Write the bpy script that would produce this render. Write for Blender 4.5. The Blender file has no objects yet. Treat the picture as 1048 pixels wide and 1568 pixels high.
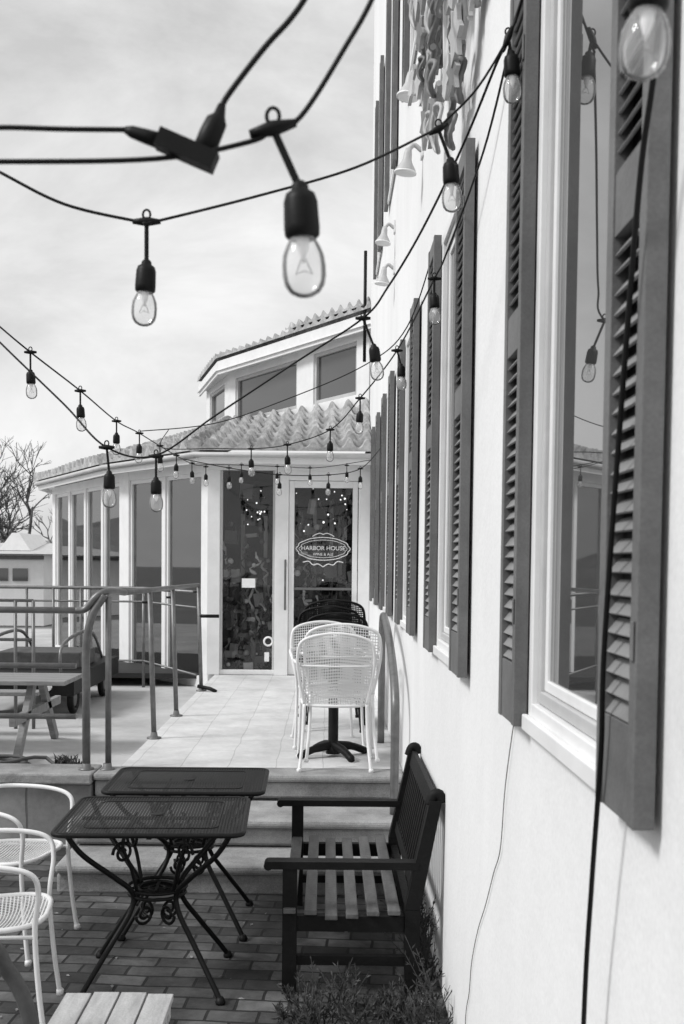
import bpy, math, random
from mathutils import Vector, Matrix
random.seed(7)
R=random.Random(11)
scene=bpy.context.scene
scene.view_settings.view_transform='Standard'
scene.view_settings.look='None'
scene.view_settings.exposure=0

# ---------------------------------------------------------------- materials
def newmat(name):
    m=bpy.data.materials.new(name); m.use_nodes=True
    nt=m.node_tree; nt.nodes.clear()
    out=nt.nodes.new('ShaderNodeOutputMaterial')
    return m,nt,out
def ramp(nt,fac,stops):
    r=nt.nodes.new('ShaderNodeValToRGB')
    while len(r.color_ramp.elements)<len(stops): r.color_ramp.elements.new(.5)
    for e,(p,v) in zip(r.color_ramp.elements,stops):
        e.position=p; e.color=(v,v,v,1)
    nt.links.new(fac,r.inputs[0]); return r.outputs[0]
def M(name,v,rough=.6,var=.2,scale=6,bump=.15,bscale=60,metal=0,spec=.5,dist=.01,stretch=(1,1,1),fine=.0,fscale=170):
    m,nt,out=newmat(name)
    p=nt.nodes.new('ShaderNodeBsdfPrincipled')
    tc=nt.nodes.new('ShaderNodeTexCoord'); mp=nt.nodes.new('ShaderNodeMapping')
    mp.inputs['Scale'].default_value=stretch
    nt.links.new(tc.outputs['Object'],mp.inputs[0])
    n=nt.nodes.new('ShaderNodeTexNoise'); n.inputs['Scale'].default_value=scale; n.inputs['Detail'].default_value=7
    n.inputs['Roughness'].default_value=.65
    nt.links.new(mp.outputs[0],n.inputs['Vector'])
    col=ramp(nt,n.outputs['Fac'],[(.28,v*(1-var)),(.72,min(1,v*(1+var*.7)))])
    if fine>0:
        nf=nt.nodes.new('ShaderNodeTexNoise'); nf.inputs['Scale'].default_value=fscale; nf.inputs['Detail'].default_value=3
        nt.links.new(tc.outputs['Object'],nf.inputs['Vector'])
        cf_=ramp(nt,nf.outputs['Fac'],[(.3,1-fine),(.7,1+fine)])
        mu=nt.nodes.new('ShaderNodeMix'); mu.data_type='RGBA'; mu.blend_type='MULTIPLY'; mu.inputs[0].default_value=1
        nt.links.new(col,mu.inputs[6]); nt.links.new(cf_,mu.inputs[7]); col=mu.outputs[2]
    nt.links.new(col,p.inputs['Base Color'])
    p.inputs['Roughness'].default_value=rough; p.inputs['Metallic'].default_value=metal
    p.inputs['Specular IOR Level'].default_value=spec
    if bump>0:
        n2=nt.nodes.new('ShaderNodeTexNoise'); n2.inputs['Scale'].default_value=bscale; n2.inputs['Detail'].default_value=6
        nt.links.new(tc.outputs['Object'],n2.inputs['Vector'])
        b=nt.nodes.new('ShaderNodeBump'); b.inputs['Strength'].default_value=bump; b.inputs['Distance'].default_value=dist
        nt.links.new(n2.outputs['Fac'],b.inputs['Height']); nt.links.new(b.outputs[0],p.inputs['Normal'])
    nt.links.new(p.outputs[0],out.inputs[0]); return m
def M_brick(name,a,b,mortar,bw,bh,rot=0,ms=.006,bump=.6,rough=.85,dirt=.35,offset=.5,nscale=2.3):
    m,nt,out=newmat(name); L=nt.links
    p=nt.nodes.new('ShaderNodeBsdfPrincipled'); p.inputs['Roughness'].default_value=rough
    tc=nt.nodes.new('ShaderNodeTexCoord'); mp=nt.nodes.new('ShaderNodeMapping')
    mp.inputs['Rotation'].default_value=(0,0,rot)
    L.new(tc.outputs['Object'],mp.inputs[0])
    nz=nt.nodes.new('ShaderNodeTexNoise'); nz.inputs['Scale'].default_value=3; nz.inputs['Detail'].default_value=4
    L.new(mp.outputs[0],nz.inputs['Vector'])
    mixv=nt.nodes.new('ShaderNodeMix'); mixv.data_type='VECTOR'; mixv.inputs[0].default_value=.035
    L.new(mp.outputs[0],mixv.inputs[4]); L.new(nz.outputs['Color'],mixv.inputs[5])
    br=nt.nodes.new('ShaderNodeTexBrick'); br.inputs['Scale'].default_value=1
    br.inputs['Brick Width'].default_value=bw; br.inputs['Row Height'].default_value=bh
    br.inputs['Mortar Size'].default_value=ms; br.inputs['Mortar Smooth'].default_value=.3; br.inputs['Bias'].default_value=0
    br.offset=offset
    br.inputs['Color1'].default_value=(a,a,a,1); br.inputs['Color2'].default_value=(b,b,b,1); br.inputs['Mortar'].default_value=(mortar,)*3+(1,)
    L.new(mixv.outputs[1],br.inputs['Vector'])
    n=nt.nodes.new('ShaderNodeTexNoise'); n.inputs['Scale'].default_value=nscale; n.inputs['Detail'].default_value=10; n.inputs['Roughness'].default_value=.75
    L.new(mp.outputs[0],n.inputs['Vector'])
    rr=ramp(nt,n.outputs['Fac'],[(.33,1-dirt),(.67,1+dirt)])
    mx=nt.nodes.new('ShaderNodeMix'); mx.data_type='RGBA'; mx.blend_type='MULTIPLY'; mx.inputs[0].default_value=1
    L.new(br.outputs['Color'],mx.inputs[6]); L.new(rr,mx.inputs[7])
    L.new(mx.outputs[2],p.inputs['Base Color'])
    n2=nt.nodes.new('ShaderNodeTexNoise'); n2.inputs['Scale'].default_value=70; n2.inputs['Detail'].default_value=5
    L.new(mp.outputs[0],n2.inputs['Vector'])
    mm=nt.nodes.new('ShaderNodeMath'); mm.operation='MULTIPLY_ADD'; mm.inputs[1].default_value=.25
    inv=nt.nodes.new('ShaderNodeMath'); inv.operation='SUBTRACT'; inv.inputs[0].default_value=1
    L.new(br.outputs['Fac'],inv.inputs[1]); L.new(n2.outputs['Fac'],mm.inputs[0]); L.new(inv.outputs[0],mm.inputs[2])
    bp=nt.nodes.new('ShaderNodeBump'); bp.inputs['Strength'].default_value=bump; bp.inputs['Distance'].default_value=.006
    L.new(mm.outputs[0],bp.inputs['Height']); L.new(bp.outputs[0],p.inputs['Normal'])
    L.new(p.outputs[0],out.inputs[0]); return m
def M_perf(name,v,pitch,thr,rough=.4):
    m,nt,out=newmat(name); L=nt.links
    p=nt.nodes.new('ShaderNodeBsdfPrincipled'); p.inputs['Base Color'].default_value=(v,v,v,1); p.inputs['Roughness'].default_value=rough
    p.inputs['Specular IOR Level'].default_value=.2
    tc=nt.nodes.new('ShaderNodeTexCoord'); s=nt.nodes.new('ShaderNodeSeparateXYZ'); L.new(tc.outputs['Object'],s.inputs[0])
    def math_(op,a,b=None):
        n=nt.nodes.new('ShaderNodeMath'); n.operation=op
        for i,x in enumerate((a,b)):
            if x is None: continue
            if isinstance(x,(int,float)): n.inputs[i].default_value=x
            else: L.new(x,n.inputs[i])
        return n.outputs[0]
    u=math_('MULTIPLY',math_('ADD',s.outputs[0],s.outputs[2]),math.pi/pitch)
    w=math_('MULTIPLY',s.outputs[1],math.pi/pitch)
    a=math_('ABSOLUTE',math_('MULTIPLY',math_('SINE',u),math_('SINE',w)))
    f=math_('GREATER_THAN',a,thr)
    t=nt.nodes.new('ShaderNodeBsdfTransparent'); mx=nt.nodes.new('ShaderNodeMixShader')
    L.new(f,mx.inputs[0]); L.new(p.outputs[0],mx.inputs[1]); L.new(t.outputs[0],mx.inputs[2]); L.new(mx.outputs[0],out.inputs[0])
    return m
def M_glass(name,tr=.8,dark=.02,ior=1.5,tint=.8,grough=.01):
    m,nt,out=newmat(name); L=nt.links
    t=nt.nodes.new('ShaderNodeBsdfTransparent'); t.inputs[0].default_value=(tint,tint,tint,1)
    d=nt.nodes.new('ShaderNodeBsdfDiffuse'); d.inputs[0].default_value=(dark,)*3+(1,)
    g=nt.nodes.new('ShaderNodeBsdfGlossy'); g.inputs['Roughness'].default_value=grough; g.inputs[0].default_value=(1,1,1,1)
    m1=nt.nodes.new('ShaderNodeMixShader'); m1.inputs[0].default_value=1-tr
    L.new(t.outputs[0],m1.inputs[1]); L.new(d.outputs[0],m1.inputs[2])
    f=nt.nodes.new('ShaderNodeFresnel'); f.inputs[0].default_value=ior
    m2=nt.nodes.new('ShaderNodeMixShader'); L.new(f.outputs[0],m2.inputs[0]); L.new(m1.outputs[0],m2.inputs[1]); L.new(g.outputs[0],m2.inputs[2])
    L.new(m2.outputs[0],out.inputs[0]); return m

stucco=M('white_stucco',.82,.9,.08,1.3,.22,16,dist=.012,stretch=(1,1,.45),fine=.045,fscale=90)
whitep=M('white_paint',.80,.45,.08,5,.05,40)
whitem=M('white_metal_paint',.82,.4,.06,20,.03,60)
casing=M('window_casing',.50,.5,.12,6,.05,40)
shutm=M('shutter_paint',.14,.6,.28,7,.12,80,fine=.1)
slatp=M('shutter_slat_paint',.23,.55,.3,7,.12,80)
shutb=M('shutter_gap_shade',.02,.8,.1,7,0)  # near-black backing sheet: shade between the louvres put into its colour
blackm=M('black_iron',.008,.5,.4,30,.15,120,spec=.2)
rubber=M('black_rubber',.006,.5,.3,30,.05,120,spec=.2)
benchm=M('dark_stained_wood',.008,.6,.4,6,.3,40,spec=.18)
slatm=M('weathered_slats',.10,.65,.5,7,.4,50,stretch=(3,.5,3))
woodm=M('grey_wood',.42,.75,.3,6,.4,50,stretch=(6,.6,3),fine=.1)
woodd=M('old_grey_wood',.24,.75,.3,6,.4,50,stretch=(.6,6,3))
galv=M('galvanised_steel',.17,.42,.3,14,.05,60,metal=.4)
concrete=M('concrete_step',.30,.9,.45,4,.5,45,fine=.2)
concl=M('pale_concrete',.46,.9,.3,1.2,.3,45,fine=.1)
tile=M('clay_roof_tile',.42,.8,.55,6,.5,50,fine=.15,fscale=30)
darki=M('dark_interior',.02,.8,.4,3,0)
ground_m=M('ground_earth',.16,.95,.4,.4,.3,6)
ironl=M('painted_scroll_metal',.20,.6,.4,12,0)
ironw=M('pale_scroll_edge',.50,.6,.3,12,0)
shrubm=M('shrub_needles',.05,.7,.6,20,0)
barkm=M('bare_bark',.12,.9,.3,3,0)
soffit=M('soffit_white',.74,.6,.08,5,.05,30)
paper=M('paper',.85,.8,.05,9,0)
hillm=M('hill_scrub',.2,.95,.4,.2,0)
litter=M('dry_leaf_litter',.26,.9,.5,40,0)
patio_m=M_brick('brick_paver',.028,.12,.015,.205,.105,math.radians(4),dirt=.65,nscale=4,ms=.007,bump=.9)
deck_m=M_brick('deck_surface',.58,.62,.46,1.22,.30,math.radians(90),ms=.004,bump=.3,rough=.75,dirt=.18,offset=.37,nscale=3)
stone_m=M_brick('block_wall',.20,.28,.12,.4,.14,0,ms=.008)
perf_w=M_perf('white_mesh',.8,.016,.45)
perf_b=M_perf('black_mesh',.010,.013,.62,.5)
glass_b=M_glass('bulb_glass',.77,.95,1.25,tint=.99,grough=.04)
glass_p=M_glass('pavilion_glass',.98,.03,1.4,tint=.97)
glass_s=M_glass('pavilion_side_glass',.9,.03,2.6,tint=.85,grough=.02)
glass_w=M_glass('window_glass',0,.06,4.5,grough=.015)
m,nt,out=newmat('clerestory_glass')
p_=nt.nodes.new('ShaderNodeBsdfPrincipled'); p_.inputs['Base Color'].default_value=(.07,.07,.07,1); p_.inputs['Roughness'].default_value=.03; p_.inputs['IOR'].default_value=1.8
nz=nt.nodes.new('ShaderNodeTexNoise'); nz.inputs['Scale'].default_value=1.3
bp=nt.nodes.new('ShaderNodeBump'); bp.inputs['Strength'].default_value=.04; bp.inputs['Distance'].default_value=.02
tcw=nt.nodes.new('ShaderNodeTexCoord'); nt.links.new(tcw.outputs['Object'],nz.inputs[0]); nt.links.new(nz.outputs[0],bp.inputs['Height']); nt.links.new(bp.outputs[0],p_.inputs['Normal'])
nt.links.new(p_.outputs[0],out.inputs[0]); glass_c=m
fil=M('filament_support',.9,.4,.1,5,0)
m,nt,out=newmat('glow_speck'); e_=nt.nodes.new('ShaderNodeEmission'); e_.inputs[0].default_value=(1,1,1,1); e_.inputs[1].default_value=1.6; nt.links.new(e_.outputs[0],out.inputs[0]); lit=m

# ---------------------------------------------------------------- mesh builder
def V(*a): return Vector(a)
def smooth(pts,n=8,closed=False):
    P=[Vector(p) for p in pts]; o=[]; N=len(P)
    rng=N if closed else N-1
    for i in range(rng):
        if closed: a,b,c,d=P[(i-1)%N],P[i],P[(i+1)%N],P[(i+2)%N]
        else: a=P[max(i-1,0)]; b=P[i]; c=P[i+1]; d=P[min(i+2,N-1)]
        for k in range(n):
            t=k/n
            o.append(.5*((2*b)+(c-a)*t+(2*a-5*b+4*c-d)*t*t+(3*b-a-3*c+d)*t**3))
    if not closed: o.append(P[-1])
    return o
class MB:
    def __init__(s): s.v=[];s.f=[];s.m=[];s.sm=[];s.mats=[]
    def mi(s,m):
        if m not in s.mats: s.mats.append(m)
        return s.mats.index(m)
    def face(s,idx,m,sm=False): s.f.append(idx); s.m.append(s.mi(m)); s.sm.append(sm)
    def poly(s,pts,m,sm=False):
        b=len(s.v); s.v+= [tuple(p) for p in pts]; s.face(list(range(b,b+len(pts))),m,sm)
    def hexa(s,c,m):
        b=len(s.v); s.v+=[tuple(p) for p in c]
        for q in ((0,3,2,1),(4,5,6,7),(0,1,5,4),(1,2,6,5),(2,3,7,6),(3,0,4,7)): s.face([b+i for i in q],m)
    def box(s,x0,x1,y0,y1,z0,z1,m):
        s.hexa([(x0,y0,z0),(x1,y0,z0),(x1,y1,z0),(x0,y1,z0),(x0,y0,z1),(x1,y0,z1),(x1,y1,z1),(x0,y1,z1)],m)
    def obox(s,p0,p1,a,b,d0,d1,z0,z1,m):
        p0=Vector((p0[0],p0[1],0)); p1=Vector((p1[0],p1[1],0)); t=(p1-p0).normalized(); n=Vector((-t.y,t.x,0))
        q=[p0+t*a+n*d0,p0+t*b+n*d0,p0+t*b+n*d1,p0+t*a+n*d1]
        s.hexa([(c.x,c.y,z0) for c in q]+[(c.x,c.y,z1) for c in q],m)
    def beam(s,a,b,w,h,m,up=(0,0,1)):
        a=Vector(a);b=Vector(b);t=(b-a).normalized();u=Vector(up); sd=t.cross(u).normalized(); u=sd.cross(t)
        c=[]
        for p in (a,b):
            c.append([p-sd*w/2-u*h/2,p+sd*w/2-u*h/2,p+sd*w/2+u*h/2,p-sd*w/2+u*h/2])
        s.hexa(c[0]+c[1],m)
    def tube(s,pts,r,m,n=8,closed=False):
        P=[Vector(p) for p in pts]; N=len(P)
        if N<2: return
        rr=r if isinstance(r,(list,tuple)) else [r]*N
        b=len(s.v); ref=None
        for i in range(N):
            if closed: t=P[(i+1)%N]-P[i-1]
            else: t=P[min(i+1,N-1)]-P[max(i-1,0)]
            if t.length<1e-9: t=Vector((0,0,1))
            t.normalize()
            if ref is None:
                ref=Vector((0,0,1)) if abs(t.z)<.9 else Vector((1,0,0))
            x=(ref-t*ref.dot(t))
            if x.length<1e-6: x=t.orthogonal()
            x.normalize(); ref=x; y=t.cross(x)
            for k in range(n):
                a=2*math.pi*k/n; s.v.append(tuple(P[i]+(x*math.cos(a)+y*math.sin(a))*rr[i]))
        for i in range(N if closed else N-1):
            j=(i+1)%N
            for k in range(n): s.face([b+i*n+k,b+i*n+(k+1)%n,b+j*n+(k+1)%n,b+j*n+k],m,True)
        if not closed:
            s.face([b+k for k in range(n)][::-1],m); s.face([b+(N-1)*n+k for k in range(n)],m)
    def lathe(s,o,d,prof,m,n=16):
        o=Vector(o); d=Vector(d).normalized()
        s.tube([o+d*t for t,r in prof],[max(r,.0004) for t,r in prof],m,n)
    def build(s,name,parent=None,loc=None,rot=0,bevel=0):
        me=bpy.data.meshes.new(name); me.from_pydata(s.v,[],s.f)
        for mm in s.mats: me.materials.append(mm)
        for p,i,q in zip(me.polygons,s.m,s.sm): p.material_index=i; p.use_smooth=q
        me.update()
        ob=bpy.data.objects.new(name,me); scene.collection.objects.link(ob)
        if parent: ob.parent=parent
        if loc: ob.location=loc
        ob.rotation_euler=(0,0,rot)
        if bevel:
            bv=ob.modifiers.new('bevel','BEVEL'); bv.width=bevel; bv.segments=2; bv.limit_method='ANGLE'; bv.angle_limit=math.radians(60)
        return ob
def empty(name):
    e=bpy.data.objects.new(name,None); scene.collection.objects.link(e); return e

# ---------------------------------------------------------------- ground
g=MB(); g.poly([(-400,-60,-.02),(400,-60,-.02),(400,600,-.02),(-400,600,-.02)],ground_m); g.build('ground')
g=MB(); g.poly([(-7,-4,0),(.6,-4,0),(.6,6.0,0),(-7,6.0,0)],patio_m)
g.poly([(-7,6.0,0),(-1.5,6.0,0),(-1.5,6.8,0),(-7,6.8,0)],patio_m); g.build('brick_patio')
g=MB(); g.box(-14,-1.345,7.02,24,-.01,.30,concl); g.build('terrace_pavement')
g=MB(); g.box(-7,-1.47,6.74,7.015,-.01,.40,stone_m); g.box(-7,-1.47,6.70,7.05,.402,.47,concrete)
g.build('retaining_wall',bevel=.012)
g=MB(); g.box(-1.335,.498,6.98,12.8,.0,.47,deck_m); g.build('deck')
g=MB()
def nose(y0,y1,z,x0=-1.46,x1=.497,m=concrete):
    g.box(x0,x1,y0+.03,y1,-.01 if z<.2 else z-.157,z-.05,m)
    g.box(x0-.004,x1,y0,y1,z-.048,z,m)
nose(5.76,6.17,.157); nose(6.17,6.72,.313); nose(6.72,6.978,.472)
g.box(-1.45,.49,6.2,6.97,0,.15,concrete)
g.build('stone_steps',bevel=.018)
g=MB()
for i in range(220):
    x=R.uniform(-2.4,.45); y=R.uniform(3.2,5.7); a=R.uniform(0,6.28); l=R.uniform(.005,.018)
    if R.random()<.35: x=.48-abs(R.gauss(0,.08))
    d=V(math.cos(a),math.sin(a),0)*l; s=V(-d.y,d.x,0)*.45; c=V(x,y,.004+R.uniform(0,.004))
    g.poly([c-d,c+s+V(0,0,.003),c+d,c-s],litter)
g.build('leaf_litter')

# ---------------------------------------------------------------- main building
W=.5; H1=9.0; YE=13.3; HW=.40; PER=2.205
bld=empty('white_stucco_building')
wins=[2.205+PER*i for i in range(-1,5)]
ups=[2.205+PER*i for i in range(2,5)]
ow=[(c,1.43,3.24) for c in wins]+[(c,4.85,6.6) for c in ups]
def holes(y,z):
    return any(abs(y-c)<HW and a<z<b for c,a,b in ow)
ys=sorted(set([-4,YE]+[c+d for c in wins+ups for d in (-HW,HW)]))
zs=[-.02,1.43,3.24,4.85,6.6,H1]
g=MB()
for i in range(len(ys)-1):
    for j in range(len(zs)-1):
        if not holes((ys[i]+ys[i+1])/2,(zs[j]+zs[j+1])/2):
            g.poly([(W,ys[i+1],zs[j]),(W,ys[i],zs[j]),(W,ys[i],zs[j+1]),(W,ys[i+1],zs[j+1])],stucco)
for c,z0,z1 in ow:
    a,b=c-HW,c+HW; d=W+.12
    g.poly([(W,b,z0),(W,b,z1),(d,b,z1),(d,b,z0)],stucco); g.poly([(W,a,z0),(d,a,z0),(d,a,z1),(W,a,z1)],stucco)
    g.poly([(W,a,z1),(d,a,z1),(d,b,z1),(W,b,z1)],stucco); g.poly([(W,a,z0),(W,b,z0),(d,b,z0),(d,a,z0)],stucco)
g.poly([(W,YE,-.02),(W,YE,H1),(8,YE,H1),(8,YE,-.02)],stucco)
g.poly([(W,-4,-.02),(8,-4,-.02),(8,-4,H1),(W,-4,H1)],stucco)
g.poly([(8,-4,-.02),(8,YE,-.02),(8,YE,H1),(8,-4,H1)],stucco)
g.build('walls',bld)
g=MB(); g.box(W-.25,8.3,-4.2,YE+.05,H1,H1+.15,soffit); g.build('roof',bld)
g=MB(); gg=MB()
for c,z0,z1 in ow:
    a,b=c-HW+.002,c+HW-.002
    def ring(x0,x1,w,m,a,b,z0,z1):
        g.box(x0,x1,a,a+w,z0,z1,m); g.box(x0,x1,b-w,b,z0,z1,m)
        g.box(x0,x1,a+w,b-w,z0,z0+w,m); g.box(x0,x1,a+w,b-w,z1-w,z1,m)
    ring(W-.010,W+.060,.040,whitep,a,b,z0+.002,z1-.002)
    ring(W+.004,W+.055,.030,casing,a+.0405,b-.0405,z0+.0445,z1-.0445)
    ring(W+.014,W+.050,.026,whitep,a+.071,b-.071,z0+.076,z1-.076)
    if z0>4: g.box(W+.016,W+.048,a+.098,b-.098,(z0+z1)/2+.22,(z0+z1)/2+.25,casing)
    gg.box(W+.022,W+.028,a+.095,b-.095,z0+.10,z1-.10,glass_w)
    g.box(W-.026,W-.0115,a+.002,b-.002,z0-.026,z0+.012,whitep)
g.build('window_frames',bld,bevel=.003); gg.build('window_glass',bld)
def shutter(g,a,b,z0,z1):
    x0,x1=W-.045,W-.012; st=.036
    zm=z0+(z1-z0)*.50
    g.box(x0,x1,a,a+st,z0,z1,shutm); g.box(x0,x1,b-st,b,z0,z1,shutm)
    g.box(x0+.003,x1,a+st,b-st,z0,z0+.15,shutm)
    g.box(x0+.003,x1,a+st,b-st,z1-.07,z1,shutm)
    g.box(x0+.003,x1,a+st,b-st,zm,zm+.10,shutm)
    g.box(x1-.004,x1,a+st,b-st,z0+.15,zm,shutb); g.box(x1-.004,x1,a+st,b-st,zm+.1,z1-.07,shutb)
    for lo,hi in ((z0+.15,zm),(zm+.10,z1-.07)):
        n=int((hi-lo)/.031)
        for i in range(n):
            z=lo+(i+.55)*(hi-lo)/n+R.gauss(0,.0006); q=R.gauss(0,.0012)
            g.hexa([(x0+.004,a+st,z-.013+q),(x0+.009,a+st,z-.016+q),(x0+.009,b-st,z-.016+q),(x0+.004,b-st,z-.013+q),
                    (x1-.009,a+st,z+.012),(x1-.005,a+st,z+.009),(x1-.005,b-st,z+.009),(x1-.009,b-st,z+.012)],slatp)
    for z in (z0+.25,z1-.25): g.box(x0-.004,x0-.001,a+.008,a+.024,z,z+.06,shutm)
for c,z0,z1 in ow:
    up=z0>4
    z0-=.02; z1+=.01
    g=MB(); wd=.225 if c<3 else (.20 if up else .28)
    shutter(g,c-HW-wd,c-HW-.001,z0,z1); shutter(g,c+HW+.001,c+HW+wd+.01,z0,z1)
    g.build('shutters',bld,bevel=.003)
g=MB(); g.tube([(.43,13.45,4.3),(.43,13.45,5.65)],.02,blackm); g.build('vent_pipe',bld)

g=MB(); g.tube(smooth([(.43,1.38,3.3),(.44,1.48,2.589),(.438,1.56,2.343),(.442,1.66,1.967),(.442,1.715,1.657),(.446,1.735,1.5),(.452,1.80,1.268),(.458,1.86,1.0),(.47,1.94,.3),(.48,1.95,.01)]),.0045,rubber,8)
g.build('hanging_cable')
g=MB(); g.tube(smooth([(.494,2.80,1.42),(.493,2.93,1.2),(.494,3.0,1.007),(.495,3.12,.90),(.494,3.26,.76),(.495,3.42,.627),(.495,3.55,.475),(.495,3.60,.35),(.495,3.68,.23),(.495,3.70,.0)],5),.0013,blackm,6)
g.build('thin_wire')

def flood(y,z,dy=0,k=.95):
    g=MB()
    g.box(W-.012,W-.001,y-.04,y+.04,z+.08,z+.17,whitem)
    g.tube(smooth([(W-.01,y,z+.12),(W-.05,y,z+.15),(W-.08,y,z+.12)]),.013,casing)
    g.lathe((W-.08,y,z+.13),(-.12,-.05+dy,-1),[(t*k,r*k) for t,r in [(0,.018),(.03,.024),(.06,.026),(.08,.034),(.12,.058),(.135,.062),(.136,.05),(.139,.0)]],casing,20)
    g.lathe((W-.08,y,z+.13),(-.12,-.05+dy,-1),[(t*k,r*k) for t,r in [(.128,.0),(.129,.064),(.140,.064),(.141,.05),(.142,0)]],whitem,20)
    g.build('flood_light',bevel=0)
flood(5.9,4.30); flood(6.0,3.94,.1); flood(8.5,4.29); flood(8.5,3.98,.1)

g=MB()
def scroll(x,y,z,s,flip,m,th):
    sp=[];rr=[]
    for q in range(26):
        t=q/25; a=t*3.1*math.pi+(0 if flip>0 else 1.2); rad=s*(1-.8*t)
        sp.append(V(x+.01*math.sin(q),y+flip*rad*math.cos(a),z+rad*math.sin(a))); rr.append(th*(1-.4*t))
    g.tube(sp,rr,m,6)
def plate(x,y,z,s,ang,m):
    pr=[(0,-1),(.35,-.6),(.75,-.55),(.5,-.1),(.85,.3),(.4,.35),(.0,1),(-.4,.35),(-.85,.3),(-.5,-.1),(-.75,-.55),(-.35,-.6)]
    f=[];b=[]
    for u,v in pr:
        uu=u*math.cos(ang)-v*math.sin(ang); vv=u*math.sin(ang)+v*math.cos(ang)
        f.append(V(x-.008+.012*u,y+uu*s,z+vv*s)); b.append(V(x+.008+.012*u,y+uu*s,z+vv*s))
    g.poly(f,m); g.poly(b[::-1],m)
    for i in range(len(pr)):
        j=(i+1)%len(pr); g.poly([f[i],f[j],b[j],b[i]],ironw)
for i in range(210):
    y=R.uniform(3.5,5.2); zb=3.46+abs(y-3.9)*.36+.12*math.sin(y*9); z=zb+R.random()**1.3*3.0
    x=R.uniform(.35,.47)
    if R.random()<.5: plate(x,y,z,R.uniform(.06,.13),R.uniform(-.9,.9)+math.pi,R.choice((ironl,ironl,ironw)))
    else: scroll(x,y,z,R.uniform(.06,.13),R.choice((-1,1)),R.choice((ironl,ironl,ironw)),R.uniform(.008,.016))
for y in (3.75,4.2,4.7,5.05):
    g.tube(smooth([(.46,y+.05*math.sin(k*1.7),3.6+abs(y-3.9)*.4+k*.3) for k in range(11)],4),.012,ironl,6)
g.build('ornate_wall_scrollwork')

# ---------------------------------------------------------------- pavilion
pav=empty('glass_pavilion')
A=(.497,12.8);B=(-1.42,12.8);C=(-2.75,14.5);D=(-4.5,17.65);E=(-4.7,21.5)
fr=MB(); gl=MB()
Y0=12.8
def fx(x0,x1,z0,z1,y0=0,y1=.12,m=whitep): fr.box(x0,x1,Y0+y0,Y0+y1,z0,z1,m)
fx(-1.43,-1.28,.47,2.9); fx(-.628,-.466,.47,2.9); fx(.36,.497,.47,2.9)
fx(-1.43,.497,2.9,3.0,-.002,.13)
fx(-1.28,-.628,.47,.53,.02,.10); fx(-1.28,-1.25,.53,2.9,.03,.09,casing); fx(-.655,-.628,.53,2.9,.03,.09,casing)
fx(-.462,-.40,.475,2.78,.02,.075); fx(.29,.352,.475,2.78,.02,.075); fx(-.40,.29,2.70,2.78,.02,.075); fx(-.40,.29,.475,.62,.02,.075)
fx(-.466,.36,2.785,2.9,.01,.1)
fx(-.40,.29,1.49,1.52,-.03,-.005,galv)
fr.tube([(-.50,Y0-.05,1.25),(-.50,Y0-.05,1.85)],.013,galv); fr.tube([(-.50,Y0-.05,1.3),(-.50,Y0+.01,1.3)],.01,galv); fr.tube([(-.50,Y0-.05,1.8),(-.50,Y0+.01,1.8)],.01,galv)
gl.box(-1.25,-.655,Y0+.05,Y0+.056,.53,2.9,glass_p); gl.box(-.40,.29,Y0+.045,Y0+.051,.62,2.70,glass_p)
def facet(p0,p1,n,z0,z1,post=.16,mul=.09,gm=glass_s):
    L=(Vector(p1)-Vector(p0)).length
    fr.obox(p0,p1,0,post,0,.12,z0,z1,whitep); fr.obox(p0,p1,L-post,L,0,.12,z0,z1,whitep)
    fr.obox(p0,p1,post,L-post,.003,.115,z1-.12,z1,whitep); fr.obox(p0,p1,post,L-post,.003,.115,z0,z0+.14,whitep)
    w=(L-2*post-(n-1)*mul)/n
    for i in range(n):
        a=post+i*(w+mul)
        if i<n-1: fr.obox(p0,p1,a+w,a+w+mul,.006,.112,z0+.14,z1-.12,whitep)
        gl.obox(p0,p1,a,a+w,.06,.066,z0+.14,z1-.12,gm)
        for aa in (a,a+w-.035): fr.obox(p0,p1,aa,aa+.035,.03,.09,z0+.14,z1-.12,whitep)
        fr.obox(p0,p1,a+.035,a+w-.035,.03,.09,z1-.17,z1-.12,whitep)
facet(C,B,2,.3,3.0); facet(D,C,4,.3,3.0); facet(E,D,3,.3,3.0)
fr.build('frames_and_doors',pav,bevel=.005); gl.build('glazing',pav)
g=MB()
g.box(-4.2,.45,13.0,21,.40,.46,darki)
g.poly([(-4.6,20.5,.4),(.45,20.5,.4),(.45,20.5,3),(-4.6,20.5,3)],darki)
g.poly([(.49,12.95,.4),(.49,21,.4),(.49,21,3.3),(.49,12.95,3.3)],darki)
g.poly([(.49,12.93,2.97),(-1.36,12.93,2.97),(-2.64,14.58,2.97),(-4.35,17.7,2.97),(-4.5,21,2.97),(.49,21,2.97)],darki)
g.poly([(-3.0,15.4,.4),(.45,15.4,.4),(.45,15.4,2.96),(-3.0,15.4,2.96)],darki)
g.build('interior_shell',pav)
g=MB(); ims=[M('interior_a',.10,.6,.5,5,0),M('interior_b',.38,.6,.3,5,0),M('interior_c',.95,.5,.05,5,0)]
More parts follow.
